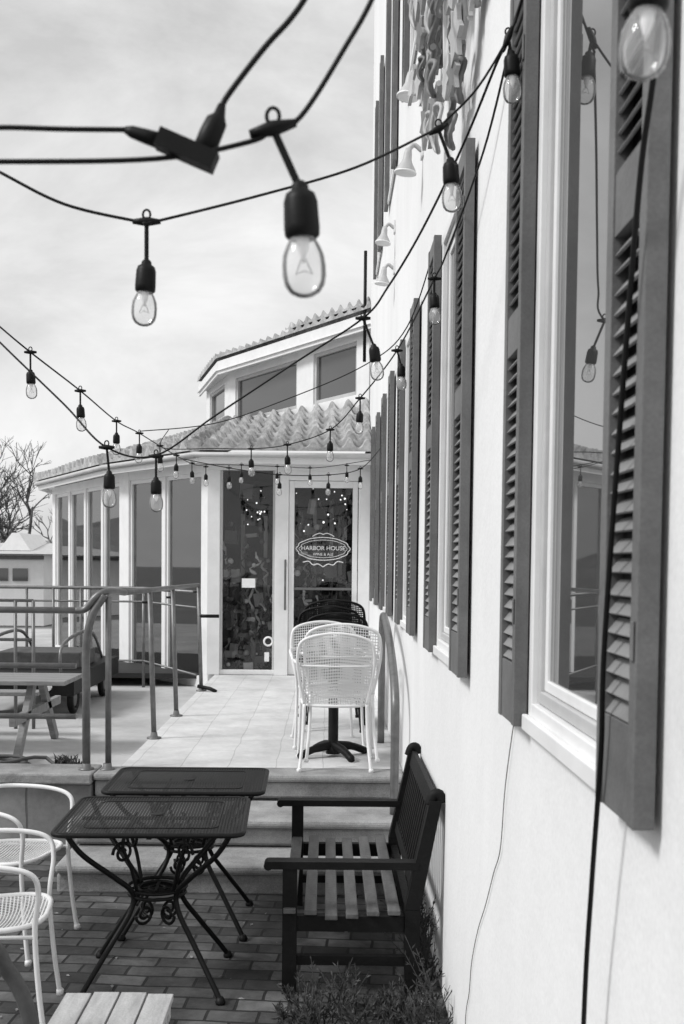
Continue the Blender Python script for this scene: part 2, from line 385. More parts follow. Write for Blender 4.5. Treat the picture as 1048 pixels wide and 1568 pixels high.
for i in range(620):
    x=R.uniform(-2.2,.4); y=R.uniform(13.02,13.6) if R.random()<.7 else R.uniform(13,15)
    if x<-1.25 and y<12.8-1.35*(x+1.4)+.7: continue
    z=.47+abs(R.gauss(.75,.65)); z=min(z,2.7)
    mm=R.choices(ims,[8,3.2,.9])[0]; t=R.random()
    if t<.45:
        r=R.uniform(.01,.05); g.lathe((x,y,z),(R.uniform(-.3,.3),0,1),[(0,.0),(r*.3,r*.8),(r,r),(r*1.7,r*.7),(r*2,.0)],mm,8)
    elif t<.65:
        a=R.uniform(.02,.08); b=R.uniform(.04,.18); g.beam((x-a,y,z),(x+a,y+R.uniform(-.1,.1),z+R.uniform(-.03,.03)),.05,b,mm)
    else:
        p=Vector((x,y,z)); pts=[p+Vector((R.gauss(0,.03),R.gauss(0,.05),-.07*q)) for q in range(5)]
        g.tube(smooth(pts,3),[R.uniform(.004,.024) for _ in range(13)],mm,6)
for x in (-1.15,-.85,-.2,.02,.14): g.box(x,x+.05,14.3,14.36,.47,R.uniform(2.2,2.9),ims[1])
g.box(-.35,.2,14.0,14.4,.47,1.35,ims[0]); g.box(-.38,.23,13.97,14.43,1.352,1.39,ims[1])
g.lathe((-.95,13.9,.47),(0,0,1),[(0,.2),(.02,.03),(.70,.03),(.702,.32),(.73,.32),(.731,0)],ims[1],20)
g.build('interior_furnishings',pav)
g=MB()
for i in range(46):
    x=R.uniform(-1.2,.25); y=R.uniform(13.1,14.8); z=2.80-abs(R.gauss(0,.45))
    r=R.uniform(.005,.014); g.lathe((x,y,z),(0,0,1),[(0,0),(r*.6,r*.8),(r*1.2,r),(r*1.9,r*.6),(r*2.2,0)],lit,8)  # emissive specks added behind the glass to give its bright dots
g.build('glow_specks',pav)
g=MB(); yy=Y0+.03
def ell(cx,cz,rx,rz,r=.005): g.tube([(cx+rx*math.cos(t*math.pi/24)*(1+.03*math.cos(t*math.pi/2)),yy,cz+rz*math.sin(t*math.pi/24)) for t in range(48)],r,paper,6,True)
ell(-.055,1.98,.315,.135,.005); ell(-.055,1.98,.28,.105,.003)
for s in (-1,1):
    g.tube(smooth([(-.055+s*.24,yy,1.82),(-.055+s*.17,yy,1.83),(-.055+s*.12,yy,1.79),(-.055+s*.06,yy,1.80),(-.055,yy,1.765)]),.006,paper,6)
    g.tube(smooth([(-.055+s*.13,yy,2.125),(-.055+s*.09,yy,2.15),(-.055+s*.04,yy,2.165),(-.055,yy,2.15)]),.005,paper,6)
g.box(-1.02,-.86,Y0+.04,Y0+.046,1.51,1.62,paper)
g.tube([( -.70+.05*math.cos(t*math.pi/12),Y0+.04,.87+.05*math.sin(t*math.pi/12)) for t in range(24)],.012,paper,6,True)
g.box(-.745,-.69,Y0+.04,Y0+.044,.63,.74,paper)
g.build('window_sign',pav)
for txt,z,s in (('HARBOR HOUSE',1.965,.070),('WINE & ALE',1.900,.045)):
    cu=bpy.data.curves.new('lettering','FONT'); cu.body=txt; cu.size=s; cu.align_x='CENTER'; cu.extrude=.001
    o=bpy.data.objects.new('lettering',cu); scene.collection.objects.link(o); o.location=(-.055,yy,z); o.rotation_euler=(math.radians(90),0,0); o.parent=pav; cu.materials.append(paper)
def tile_roof(g,e0,e1,t0,t1,nc,nr,amp=.08,step=.06):
    e0,e1,t0,t1=map(Vector,(e0,e1,t0,t1)); per=10; cols=nc*per
    rows=[]
    def row(v,h,flat=False,off=0):
        r=[]
        for i in range(cols+1):
            u=i/cols; p=(e0.lerp(e1,u)).lerp(t0.lerp(t1,u),v)
            ph=(i%per)/per
            w=math.sin(ph*2*math.pi); w=w if w>0 else w*.45
            jit=.014*math.sin(i//per*12.9+off*7.3)
            r.append(p+Vector((0,0,0 if flat else amp*w+h+jit)))
        return r
    rows.append(row(0,-.05,True)); 
    for k in range(nr):
        rows.append(row(k/nr,step,off=k)); rows.append(row((k+1)/nr-.001,0,off=k))
    b=len(g.v)
    for r in rows: g.v+=[tuple(p) for p in r]
    c=cols+1
    for j in range(len(rows)-1):
        for i in range(cols): g.face([b+j*c+i,b+j*c+i+1,b+(j+1)*c+i+1,b+(j+1)*c+i],tile,j%2==1)
EA=(.496,12.5,3.10);EB=(-1.55,12.5,3.10);EC=(-2.98,14.3,3.10);ED=(-4.72,17.5,3.10);EE=(-4.95,21.6,3.10)
TA=(.496,13.6,3.83);TB=(-1.55,16.9,3.98);TC=(-2.1,18.6,4.0);TD=(-2.2,20.5,4.0)
g=MB()
tile_roof(g,EA,EB,TA,TB,10,7); tile_roof(g,EB,EC,TB,TC,11,8); tile_roof(g,EC,ED,TC,TD,18,8); tile_roof(g,ED,EE,TD,(-2.2,21,4.0),20,8)
for a,b in ((EB,TB),(EC,TC),(ED,TD)):
    a=Vector(a);b=Vector(b); n=14
    for i in range(n):
        p=a.lerp(b,i/n)+V(0,0,.05); q=a.lerp(b,(i+1)/n)+V(0,0,.03); g.tube([p,q],[.085,.065],tile,10)
g.build('lower_roof',pav)
g=MB()
UA=(.496,13.3,4.93);UB=(-1.75,16.7,4.93);UC=(-2.3,18.9,4.93)
tile_roof(g,UA,UB,(.9,19.5,5.3),(.6,20,5.3),20,8,.05,.04); tile_roof(g,UB,UC,(.6,20,5.3),(.6,20.6,5.3),11,8,.05,.04)
tile_roof(g,(.496,13.45,5.02),(-.62,15.15,5.04),(.9,19.5,5.5),(.6,20,5.5),10,6,.05,.04)
g.poly([(.496,13.47,4.9),(-.62,15.17,4.9),(-.62,15.17,5.01),(.496,13.47,5.0)],tile)
g.build('upper_roof',pav)
g=MB()
def fascia(pts,h,th=.03,inset=.03,m=whitep):
    for a,b in zip(pts[:-1],pts[1:]):
        L=(Vector(b)-Vector(a)).length
        g.obox(a[:2],b[:2],0,L,inset,inset+th,a[2]-.04-h,a[2]-.04,m)
fascia([EE,ED,EC,EB,EA],.11,inset=.03); fascia([UC,UB,UA],.20,inset=.03)
def soff(e,w,z):
    for i in range(len(e)-1): g.poly([(e[i][0],e[i][1],z),(e[i+1][0],e[i+1][1],z),(w[i+1][0],w[i+1][1],z),(w[i][0],w[i][1],z)],soffit)
soff([EE,ED,EC,EB,EA],[E,D,C,B,A],3.005)
soff([UC,UB,UA],[TC,TB,TA],4.74)
gp=[(x,y,z-.055) for x,y,z in (EA,EB,EC,ED,EE)]
g.tube([V(*p)+V(0,-.03,0) for p in gp],.03,casing,10)
g.build('fascia_and_gutter',pav)
fr=MB(); gl=MB()
def cf(p0,p1,segs,zb,zt,w0,w1):
    L=(Vector(p1)-Vector(p0)).length
    xs=[0]+[s*L for ab in segs for s in ab]+[L]
    for i in range(0,len(xs),2):
        fr.obox(p0,p1,xs[i],xs[i+1],0,.14,zb,zt,whitep)
    for a,b in segs:
        a*=L;b*=L
        fr.obox(p0,p1,a,b,.003,.137,zb,w0,whitep); fr.obox(p0,p1,a,b,.003,.137,w1,zt,whitep)
        for q in (a,b-.05): fr.obox(p0,p1,q,q+.05,.02,.1,w0,w1,casing)
        fr.obox(p0,p1,a+.05,b-.05,.02,.1,w1-.05,w1,casing); fr.obox(p0,p1,a+.05,b-.05,.02,.1,w0,w0+.05,casing)
        gl.obox(p0,p1,a+.05,b-.05,.06,.066,w0+.05,w1-.05,glass_c)
cf((TB[0],TB[1]),(TA[0],TA[1]),[(.05,.535),(.65,.925)],3.6,4.745,3.96,4.64)
cf((TC[0],TC[1]),(TB[0],TB[1]),[(.15,.8)],3.6,4.745,4.1,4.64)
fr.build('clerestory_frame',pav,bevel=.006); gl.build('clerestory_glazing',pav)

# ---------------------------------------------------------------- railings
g=MB()
yr=6.86
for z in (1.49,1.135,.81): g.tube([(-4.6,yr,z),(-1.60,yr,z)],.021 if z>1.4 else .018,galv,10)
g.tube(smooth([(-1.60,yr,1.49),(-1.54,yr,1.50),(-1.47,yr,1.58),(-1.40,yr+.05,1.615),(-1.335,yr+.25,1.60)],6),.022,galv,10)
g.tube(smooth([(-1.42,yr+.01,1.59),(-1.50,yr,1.45),(-1.535,yr,1.25),(-1.535,yr,1.0)],6)+[V(-1.535,yr,.47)],.026,galv,10)
g.tube([(-1.40,yr+.03,.47),(-1.40,yr+.03,1.58)],.02,galv,10)
for x in (-2.9,-4.2): g.tube([(x,yr,.47),(x,yr,1.49)],.022,galv,10)
for x in (-1.535,-1.40,-2.9): g.lathe((x,yr,.47),(0,0,1),[(0,.05),(.008,.05),(.009,.03),(.04,.027)],galv,14)
g.tube([(-1.335,yr+.25,1.60),(-1.335,11.2,1.57)],.02,galv,10)
for y in (8.1,9.3,11.15):
    g.tube([(-1.30,y,.47),(-1.335,y,1.58)],.02,galv,10)
    g.lathe((-1.30,y,.47),(0,0,1),[(0,.055),(.01,.055),(.011,.03),(.05,.022)],galv,14)
    g.tube([(-1.335,y,1.5),(-1.39,y,1.5)],.01,blackm,6)
g.tube([(-1.335,11.15,1.25),(-1.12,11.15,1.25)],.018,blackm,8)
g.tube([(-1.335,11.15,.52),(-1.2,11.1,.50),(-1.14,11.05,.48)],.02,blackm,8)
g.build('metal_railing')
g=MB()
pth=[(-1.37,11.3),(-2.2,12.9),(-9.5,12.9)]
for z,r in ((1.49,.02),(1.33,.012),(.62,.012)): g.tube([(x,y,z) for x,y in pth],r,galv,8)
for x in (-2.2,-2.95,-3.28,-3.6,-4.6,-5.6): g.tube([(x,12.9,.3),(x,12.9,1.49)],.018,galv,8)
for z in (1.45,1.1,.75): g.tube([(-9,9.6,z),(-2.62,9.6,z)],.014,galv,8)
for x in (-2.78,-2.62,-4.2): g.tube([(x,9.6,.3),(x,9.6,1.45)],.016,galv,8)
g.build('metal_railing')
g=MB()
g.tube(smooth([(.41,8.0,.47),(.41,8.0,1.2),(.41,7.97,1.36),(.41,7.8,1.43),(.41,7.2,1.34),(.41,6.65,1.17),(.41,6.42,1.02),(.41,6.37,.85),(.41,6.37,.31)],6),.026,galv,10)
g.build('stair_handrail')

# ---------------------------------------------------------------- garden chairs
def chair(loc,rot,wm=whitem,pm=perf_w):
    g=MB(); r=.0105
    for s in (1,-1):
        g.tube(smooth([(-.24,s*.22,.68),(-.1,s*.26,.69),(.08,s*.275,.685),(.19,s*.27,.655),(.215,s*.25,.58),(.20,s*.235,.43),(.215,s*.24,.2),(.24,s*.25,.0)],6),r,wm,8)
        g.tube(smooth([(-.19,s*.2,.43),(-.205,s*.21,.2),(-.27,s*.23,.0)],6),r,wm,8)
        g.lathe((.24,s*.25,0),(0,0,1),[(0,.016),(.02,.016),(.025,.011)],wm,8); g.lathe((-.27,s*.23,0),(0,0,1),[(0,.016),(.02,.016),(.025,.011)],wm,8)
        g.tube([(.20,s*.235,.41),(-.19,s*.2,.41)],.008,wm,6)
    arch=smooth([(-.19,.2,.43),(-.225,.235,.6),(-.255,.245,.75),(-.275,.20,.85),(-.285,0,.89),(-.275,-.20,.85),(-.255,-.245,.75),(-.225,-.235,.6),(-.19,-.2,.43)],6)
    g.tube(arch,r,wm,8)
    n=len(arch)//2
    for i in range(n):
        a,b,c,d=arch[i],arch[i+1],arch[-2-i],arch[-1-i]
        ca=V(-.035,0,0)
        m1=(a+d)/2+ca*.6; m2=(b+c)/2+ca*.6
        g.poly([a,b,m2,m1],pm,True); g.poly([m1,m2,c,d],pm,True)
    g.tube(smooth([(-.24,.23,.68),(-.28,0,.68),(-.24,-.23,.68)],6),.006,wm,6)
    ring=[]
    for k in range(32):
        t=2*math.pi*k/32; cx=abs(math.cos(t))**.6*math.copysign(1,math.cos(t)); sy=abs(math.sin(t))**.6*math.copysign(1,math.sin(t))
        ring.append(V(.01+.215*cx,.22*sy,.43+.012*cx))
    g.tube(ring,.011,wm,8,True)
    for k in range(32): g.poly([ring[k],ring[(k+1)%32],V(.01,0,.405)],pm,True)
    return g.build('garden_chair',loc=loc,rot=rot)
chair((-1.50,5.02,0),math.radians(-12)); chair((-1.30,4.13,0),math.radians(8))
chair((.06,7.10,.47),math.radians(90)); chair((.09,7.17,.525),math.radians(93)); 
chair((.0,7.95,.47),math.radians(-84))
for i in range(4): chair((.05+.03*math.sin(i*2.1),8.75+.07*i,.47+.05*i),math.radians(90+4*math.sin(i*3)),blackm,perf_b)
g=MB()
g.lathe((0,0,.66),(0,0,1),[(0,.0),(.001,.25),(.015,.26),(.025,.25),(.026,0)],blackm,40)
g.lathe((0,0,.0),(0,0,1),[(.02,.05),(.06,.045),(.1,.035),(.66,.035)],blackm,14)
for k in range(4):
    a=k*math.pi/2+.5; g.tube(smooth([(0,0,.08),(.15*math.cos(a),.15*math.sin(a),.06),(.27*math.cos(a),.27*math.sin(a),.015)],5),[.03]*5+[.026]*5+[.018],blackm,8)
g.build('pedestal_table',loc=(.05,7.42,.47))

# ---------------------------------------------------------------- bistro tables
def table(loc,rot,sx=.76,sy=.68,zt=.72):
    g=MB(); rc=.05; pts=[]
    for cx,cy,a0 in ((1,1,0),(-1,1,90),(-1,-1,180),(1,-1,270)):
        for k in range(7):
            a=math.radians(a0+k*15); pts.append(V(cx*(sx/2-rc)+rc*math.cos(a),cy*(sy/2-rc)+rc*math.sin(a),zt))
    g.poly(pts,perf_b); g.poly([p-V(0,0,.006) for p in pts],perf_b)
    g.tube([p-V(0,0,.006) for p in pts],.011,blackm,8,True)
    inner=[V(p.x*.72,p.y*.72,zt+.001) for p in pts]; g.tube(inner,.002,blackm,6,True)
    g.lathe((0,0,zt-.004),(0,0,1),[(0,.028),(.006,.028),(.008,.018)],blackm,20)
    g.beam((-sx*.42,0,zt-.016),(sx*.42,0,zt-.016),.02,.012,blackm); g.beam((0,-sy*.42,zt-.03),(0,sy*.42,zt-.03),.02,.012,blackm)
    for ax in (1,-1):
        for ay in (1,-1):
            g.tube(smooth([(ax*.33,ay*.30,zt-.01),(ax*.27,ay*.25,.61),(ax*.16,ay*.15,.49),(ax*.095,ay*.09,.41),(ax*.10,ay*.095,.33),(ax*.17,ay*.155,.21),(ax*.25,ay*.23,.08),(ax*.29,ay*.265,.012)],6),.0115,blackm,8)
            g.lathe((ax*.29,ay*.265,0),(0,0,1),[(0,.02),(.01,.022),(.03,.012)],blackm,10)
            g.tube(smooth([(ax*.075,ay*.07,.40),(ax*.10,ay*.095,.52),(ax*.13,ay*.12,.62),(ax*.10,ay*.095,zt-.015)],6),.008,blackm,6)
            for (cz,cr,sc,fl) in ((.585,.175,.05,1),(.30,.065,.045,-1)):
                sp=[]
                for q in range(22):
                    t=q/21; a=t*3.6*math.pi*.8; rad=sc*(1-.72*t)
                    dr=cr+rad*math.cos(a); sp.append(V(ax*dr*.74,ay*dr*.68,cz+fl*rad*math.sin(a)))
                g.tube(sp,.007,blackm,6)
    for rr,z in ((.125,.41),(.08,.405),(.035,.40),(.12,.385)):
        g.tube([(rr*math.cos(k*math.pi/12),rr*math.sin(k*math.pi/12),z) for k in range(24)],.008,blackm,6,True)
    g.lathe((0,0,.392),(0,0,1),[(0,0),(.0005,.075),(.006,.075),(.0065,0)],blackm,20)
    g.beam((-.1,0,.40),(.1,0,.40),.012,.006,blackm); g.beam((0,-.1,.405),(0,.1,.405),.012,.006,blackm)
    return g.build('bistro_table',loc=loc,rot=rot)
table((-.72,4.58,0),math.radians(2)); table((-.68,5.33,0),math.radians(1),.76,.60)

# ---------------------------------------------------------------- park bench
bn=empty('park_bench'); g=MB()
yn,yf=4.46,5.63
for y in (yn,yf):
    g.box(-.175,-.115,y-.028,y+.028,0,.53,benchm)
    g.hexa([(.34,y-.028,0),(.40,y-.028,0),(.40,y+.028,0),(.34,y+.028,0),(.335,y-.028,.36),(.40,y-.028,.36),(.40,y+.028,.36),(.335,y+.028,.36)],benchm)
    g.hexa([(.335,y-.028,.362),(.40,y-.028,.362),(.40,y+.028,.362),(.335,y+.028,.362),(.435,y-.026,.82),(.485,y-.026,.82),(.485,y+.026,.82),(.435,y+.026,.82)],benchm)
    g.tube(smooth([(.435,y,.80),(.45,y,.84),(.475,y,.845),(.483,y,.81)],4),.022,benchm,8)
    g.hexa([(-.235,y-.035,.530),(.385,y-.03,.530),(.385,y+.03,.530),(-.235,y+.035,.530),(-.235,y-.035,.562),(.395,y-.03,.562),(.395,y+.03,.562),(-.235,y+.035,.562)],benchm)
    g.tube([(-.235,y-.035,.543),(-.235,y+.035,.543)],.019,benchm,12)
    g.box(-.114,.334,y-.02,y+.02,.265,.33,benchm)
    g.box(-.114,.338,y-.016,y+.016,.12,.16,benchm)
g.box(-.165,-.13,yn+.029,yf-.029,.26,.32,benchm); g.box(.345,.38,yn+.029,yf-.029,.26,.33,benchm)
g.build('frame',bn,bevel=.006)
g=MB()
for i in range(6):
    x=-.145+i*.087; dz=.012*math.cos(i/5*math.pi*2)
    z=.345+dz; dy=.012*math.sin(i*2.3)
    ya=yn-.045+dy; yb=yf+.045
    g.hexa([(x-.026,ya,z-.011),(x+.026,ya,z-.011),(x+.026,yb,z-.011),(x-.026,yb,z-.011),(x-.026,ya,z+.011),(x+.026,ya,z+.011),(x+.026,yb,z+.011),(x-.026,yb,z+.011)],slatm)
g.build('seat',bn,bevel=.004)
g=MB()
def bx(z): return .368+(z-.362)*.21
g.beam((bx(.79),yn+.027,.79),(bx(.79),yf-.027,.79),.075,.026,benchm,up=(1,0,-.2))
g.beam((bx(.43),yn+.027,.43),(bx(.43),yf-.027,.43),.05,.026,benchm,up=(1,0,-.2))
n=15
for i in range(n):
    y=yn+.07+(yf-yn-.14)*i/(n-1)
    g.beam((bx(.45),y,.45),(bx(.76),y,.76),.032,.014,benchm,up=(1,0,0))
g.build('backrest',bn,bevel=.003)

g=MB()
for i in range(4): g.box(-.80+i*.085,-.722+i*.085,2.7,3.31-.01*abs(i-1.5),.44,.46,woodm)
g.box(-.80,-.47,3.22,3.26,.40,.438,woodm)
for x in (-.79,-.52):
    for y in (2.72,3.2): g.box(x,x+.045,y,y+.045,0,.439,woodm)
dk=M('aged_wood_arm',.08,.8,.4,8,.3,50)
g.tube(smooth([(-.90,2.3,.74),(-.92,2.9,.73),(-.89,2.97,.66),(-.84,2.98,.56),(-.82,2.98,.42),(-.82,2.98,0)],6),.022,dk,10)
g.build('wooden_armchair',bevel=.006)

# ---------------------------------------------------------------- terrace things
g=MB()
for i in range(4): g.box(-3.9,-2.0,8.2+i*.16,8.34+i*.16,.85,.885,woodd)
for x in (-3.6,-2.3):
    g.beam((x,7.95,.3),(x,8.4,.85),.05,.08,woodd); g.beam((x,9.1,.3),(x,8.65,.85),.05,.08,woodd); g.beam((x,7.85,.62),(x,9.2,.62),.05,.07,woodd)
for y in (7.75,9.1): g.box(-3.9,-2.45,y,y+.2,.655,.69,woodd)
g.build('picnic_table',bevel=.005)
def pot(x,y,z,r,h,m,plant=True,hp=.13):
    g=MB(); g.lathe((0,0,0),(0,0,1),[(0,0),(.001,r*.7),(h*.85,r),(h*.86,r*1.1),(h,r*1.1),(h+.001,r*.9),(h*.9,r*.85),(h*.9,0)],m,20)
    if plant:
        for i in range(80):
            a=R.uniform(0,6.28); l=R.uniform(.3*hp,hp); p=V(R.gauss(0,r*.4),R.gauss(0,r*.4),h*.9); q=p+V(math.cos(a)*l*.6,math.sin(a)*l*.6,l)
            g.tube([p,(p+q)/2+V(0,0,.02),q],[.005,.005,.001],shrubm,4)
    g.build('planter_pot',loc=(x,y,z))
pot(-1.78,7.35,.3,.09,.11,dk,True,.08)
g=MB()
def wheel(x,y,z,r):
    g.tube([(x,y+r*math.cos(k*math.pi/14),z+r*math.sin(k*math.pi/14)) for k in range(28)],.035,blackm,8,True)
    g.lathe((x-.03,y,z),(1,0,0),[(0,0),(.001,r*.7),(.05,r*.7),(.06,0)],galv,16)
for y in (10.6,12.0):
    for x in (-3.35,-2.5): wheel(x,y,.46,.13)
g.box(-3.45,-2.4,10.2,12.4,.52,.72,blackm)
g.box(-3.35,-2.5,10.9,11.6,.722,.88,dk); 
for x in (-3.3,-2.55): g.tube(smooth([(x,10.3,.72),(x,10.4,1.0),(x,11.6,1.05),(x,12.2,.72)]),.018,galv,6)
g.lathe((-2.65,10.18,.62),(0,-1,0),[(0,.05),(.02,.055),(.03,.03),(.031,0)],whitem,14); g.lathe((-3.2,10.18,.62),(0,-1,0),[(0,.05),(.02,.055),(.03,.03),(.031,0)],whitem,14)
g.build('utility_cart',bevel=.02)
g=MB(); pts=[]
for k in range(90):
    a=k*.28; rr=.17+.03*math.sin(k*.9)*.5; pts.append(V(rr*1.5*math.cos(a),rr*math.sin(a),.015+k*.0011))
pts+= [V(.35,.1,.1),V(.5,-.05,.03),V(.62,-.1,.02)]
g.tube(smooth(pts,2),.013,dk,6); g.build('coiled_hose',loc=(-2.35,7.55,.3))

# ---------------------------------------------------------------- string lights
def bulb(g,T,drop=.075,d=(0,0,-1),s=1.0,along=(1,0,0),bd=None):
    T=Vector(T); d=Vector(d).normalized(); a=Vector(along).normalized()
    g.tube([T-a*.026*s,T-a*.012*s,T,T+a*.012*s,T+a*.026*s],[.0045*s,.007*s,.009*s,.007*s,.0045*s],rubber,8)
    g.tube([T+V(.007*math.cos(k*math.pi/6),0,.013+.009*math.sin(k*math.pi/6))*s for k in range(12)],.0022*s,rubber,6,True)
    e=T+d*drop
    bd=Vector(bd).normalized() if bd else V(d.x*.25+R.uniform(-.06,.06),R.uniform(-.06,.06),-1).normalized()
    g.tube(smooth([T,T+d*drop*.5,e],4),[.0065*s]+[.0042*s]*8,rubber,8)
    d=bd
    g.lathe(e-d*.008*s,d,[(0,.005*s),(.004*s,.009*s),(.010*s,.010*s),(.014*s,.016*s),(.022*s,.0185*s),(.05*s,.0195*s),(.058*s,.019*s),(.062*s,.015*s)],rubber,18)
    b=e+d*.050*s
    prof=[(0,.0135),(.006,.0155),(.012,.019),(.020,.0225),(.030,.0238),(.041,.0236),(.050,.0215),(.0565,.0165),(.0605,.009),(.062,.001)]
    g.lathe(b,d,[(t*s*1.08,r*s) for t,r in prof],glass_b,24)
    g.lathe(b,d,[(0,.008*s),(.016*s,.006*s),(.024*s,.003*s),(.03*s,.001)],fil,8)
    sd=d.cross(V(0,1,0)).normalized()
    g.tube([b+d*.02*s,b+d*.042*s+sd*.009*s,b+d*.038*s,b+d*.042*s-sd*.009*s,b+d*.02*s],.0006*s,galv,4)
def string(wire,bulbs,r=.0032,extra=None):
    g=MB(); g.tube(smooth(wire,8),r,rubber,8)
    for b in bulbs: bulb(g,*b[:1],**(b[1] if len(b)>1 else {}))
    if extra: extra(g)
    return g.build('string_lights')
Y=1.25
string([(-.62,Y,2.26),(-.457,Y,2.256),(-.381,Y,2.254),(-.199,Y,2.259),(-.093,Y,2.279),(-.067,Y,2.294),(-.036,Y,2.307),(.013,Y,2.383),(.051,Y,2.455),(.1,Y,2.60),(.3,Y,3.1)],
  [((-.067,Y,2.294),dict(drop=.074,d=(.42,0,-.9),s=1.05,along=(1,0,.25),bd=(.06,0,-1)))],.0031)
def plug(g):
    g.tube([(-.235,Y,2.291),V(-.235,Y,2.291).lerp(V(-.196,Y,2.279),.2),V(-.235,Y,2.291).lerp(V(-.196,Y,2.279),.6),(-.196,Y,2.279)],[.004,.007,.0085,.0095],rubber,10)
    g.beam((-.197,Y-.002,2.281),(-.132,Y-.002,2.254),.022,.021,rubber)
    g.tube([(-.150,Y+.01,2.262),(-.139,Y+.01,2.290),(-.132,Y+.01,2.305),(-.129,Y+.01,2.312),(-.126,Y+.01,2.324)],[.014,.0135,.0125,.007,.0045],rubber,14)
string([(-.126,Y+.01,2.32),(-.119,Y+.01,2.335),(-.078,Y+.01,2.388),(-.048,Y+.01,2.421),(-.025,Y+.01,2.455),(.03,Y+.01,2.55),(.2,Y,3.1)],[],.0036,plug)
string([(-.7,Y,2.30),(-.457,Y,2.287),(-.381,Y,2.292),(-.305,Y,2.291),(-.233,Y,2.291)],[],.0031)
string([(-1.1,2.2,2.8),(-.742,2.1,2.594),(-.625,2.05,2.528),(-.5,2.05,2.468),(-.36,2.05,2.437),(-.345,2.05,2.437),(-.33,2.05,2.437),(-.14,2.25,2.556),(.054,2.4,2.667),(.23,2.54,2.80),(.247,2.55,2.81),(.262,2.56,2.83),(.342,2.6,2.925),(.421,2.65,3.067),(.458,2.68,3.171),(.49,2.7,3.30)],
  [((-.345,2.05,2.437),dict(drop=.078)),((.247,2.55,2.81),dict(drop=.078,d=(.4,0,-1),along=(.8,.2,.5))),((.421,2.65,3.067),dict(drop=.04,d=(.2,0,-1),along=(.4,0,1)))],.0029)
string([(.49,2.7,3.28),(.421,2.66,3.06),(.404,2.7,3.034),(.346,2.9,2.906),(.266,3.2,2.777),(.185,3.5,2.689),(.112,3.7,2.634),(-.12,3.75,2.491),(-.398,3.8,2.315),(-.605,3.8,2.175),(-.737,3.6,2.18),(-.903,3.7,2.335),(-1.157,3.8,2.568),(-1.423,3.9,2.824),(-2.2,4.2,3.5)],
  [((.112,3.7,2.634),dict(drop=.10,d=(.4,0,-1))),((-.605,3.8,2.172),dict(drop=.08)),((-.737,3.6,2.18),dict(drop=.085,d=(.1,0,-1)))],.0034)
string([(-2.4,4.4,3.6),(-1.571,4.6,2.941),(-1.403,4.6,2.796),(-1.264,4.6,2.682),(-1.145,5,2.585),(-1.174,6,2.578),(-1.222,7,2.631),(-1.252,8.5,2.67),(-1.23,10,2.703),(-1.153,11,2.80),(-.544,11.5,2.83),(-.1,11.7,2.84),(.487,12,2.96)],
  [((-1.264,4.6,2.682),dict(drop=.08)),((-1.145,5,2.585),dict(drop=.07)),((-1.174,6,2.578),dict(drop=.07)),((-1.222,7,2.631),{}),((-1.245,8,2.66),{}),((-1.25,8.9,2.68),{}),((-1.235,9.8,2.70),{}),((-1.2,10.6,2.74),{}),((-.9,11.2,2.815),{}),((-.544,11.5,2.83),{}),((-.2,11.7,2.835),{}),((.2,11.85,2.88),{})],.0036)
string([(.49,3.0,3.25),(.47,3.4,3.08),(.42,4.0,2.93),(.4,4.2,2.9),(.309,5,2.782),(.165,5.8,2.686),(.008,6.5,2.604),(-.267,7,2.567),(-.536,7.5,2.591),(-.839,8,2.644),(-1.303,8.5,2.70),(-1.33,9,2.9)],
  [((.40,4.2,2.9),dict(drop=.06)),((.309,5,2.782),dict(drop=.07,d=(.3,0,-1))),((.008,6.5,2.604),{}),((-.536,7.5,2.591),{}),((-.267,7,2.567),{}),((.165,5.8,2.686),{})],.0036)
string([(-1.222,7,2.644),(-.734,7,2.70),(-.209,6.5,2.80),(.207,6,2.905),(.39,5.5,3.0),(.49,5,3.3)],[],.0032)
string([(-1.3,9.6,2.72),(-.9,9.8,2.66),(-.45,10,2.62),(0,10.1,2.63),(.3,10.2,2.70),(.49,10.3,2.9)],[((-.9,9.8,2.66),{}),((-.45,10,2.62),{}),((0,10.1,2.63),{}),((.3,10.2,2.70),{})],.004)
string([(.34,1.0,3.0),(.315,1.05,2.6),(.309,1.06,2.45)],[((.309,1.06,2.44),dict(drop=.055,d=(-.05,0,-1),s=1.0,bd=(-.08,0,-1)))],.0035)

# ---------------------------------------------------------------- plants
def leaf(g,p,d,l,w,m):
    d=Vector(d).normalized(); s=d.cross(V(R.gauss(0,1),R.gauss(0,1),R.gauss(0,1))).normalized(); p=Vector(p)
    g.poly([p,p+d*l*.5+s*w,p+d*l,p+d*l*.5-s*w],m)
def shrub(x0,x1,y0,y1,n,h):
    g=MB()
    for i in range(n):
        x=R.uniform(x0,x1); y=R.uniform(y0,y1); hh=h*R.uniform(.35,1.2)*(1+.6*max(0,(x-.25))/.2)*(.75+.35*math.sin(x*14+1))
        p=V(x,y,0); d=V(R.gauss(0,.45),R.gauss(-.1,.35),1).normalized(); q=p+d*hh
        g.tube([p,q],[.003,.001],shrubm,4)
        for k in range(16):
            t=R.uniform(.15,1); leaf(g,p.lerp(q,t),d+V(R.gauss(0,.6),R.gauss(0,.6),R.gauss(0,.4)),R.uniform(.015,.04),.003,shrubm)
    return g
shrub(-.18,.47,4.0,4.34,220,.17).build('juniper_shrub')
shrub(.43,.49,4.5,5.7,90,.20).build('wall_weeds')

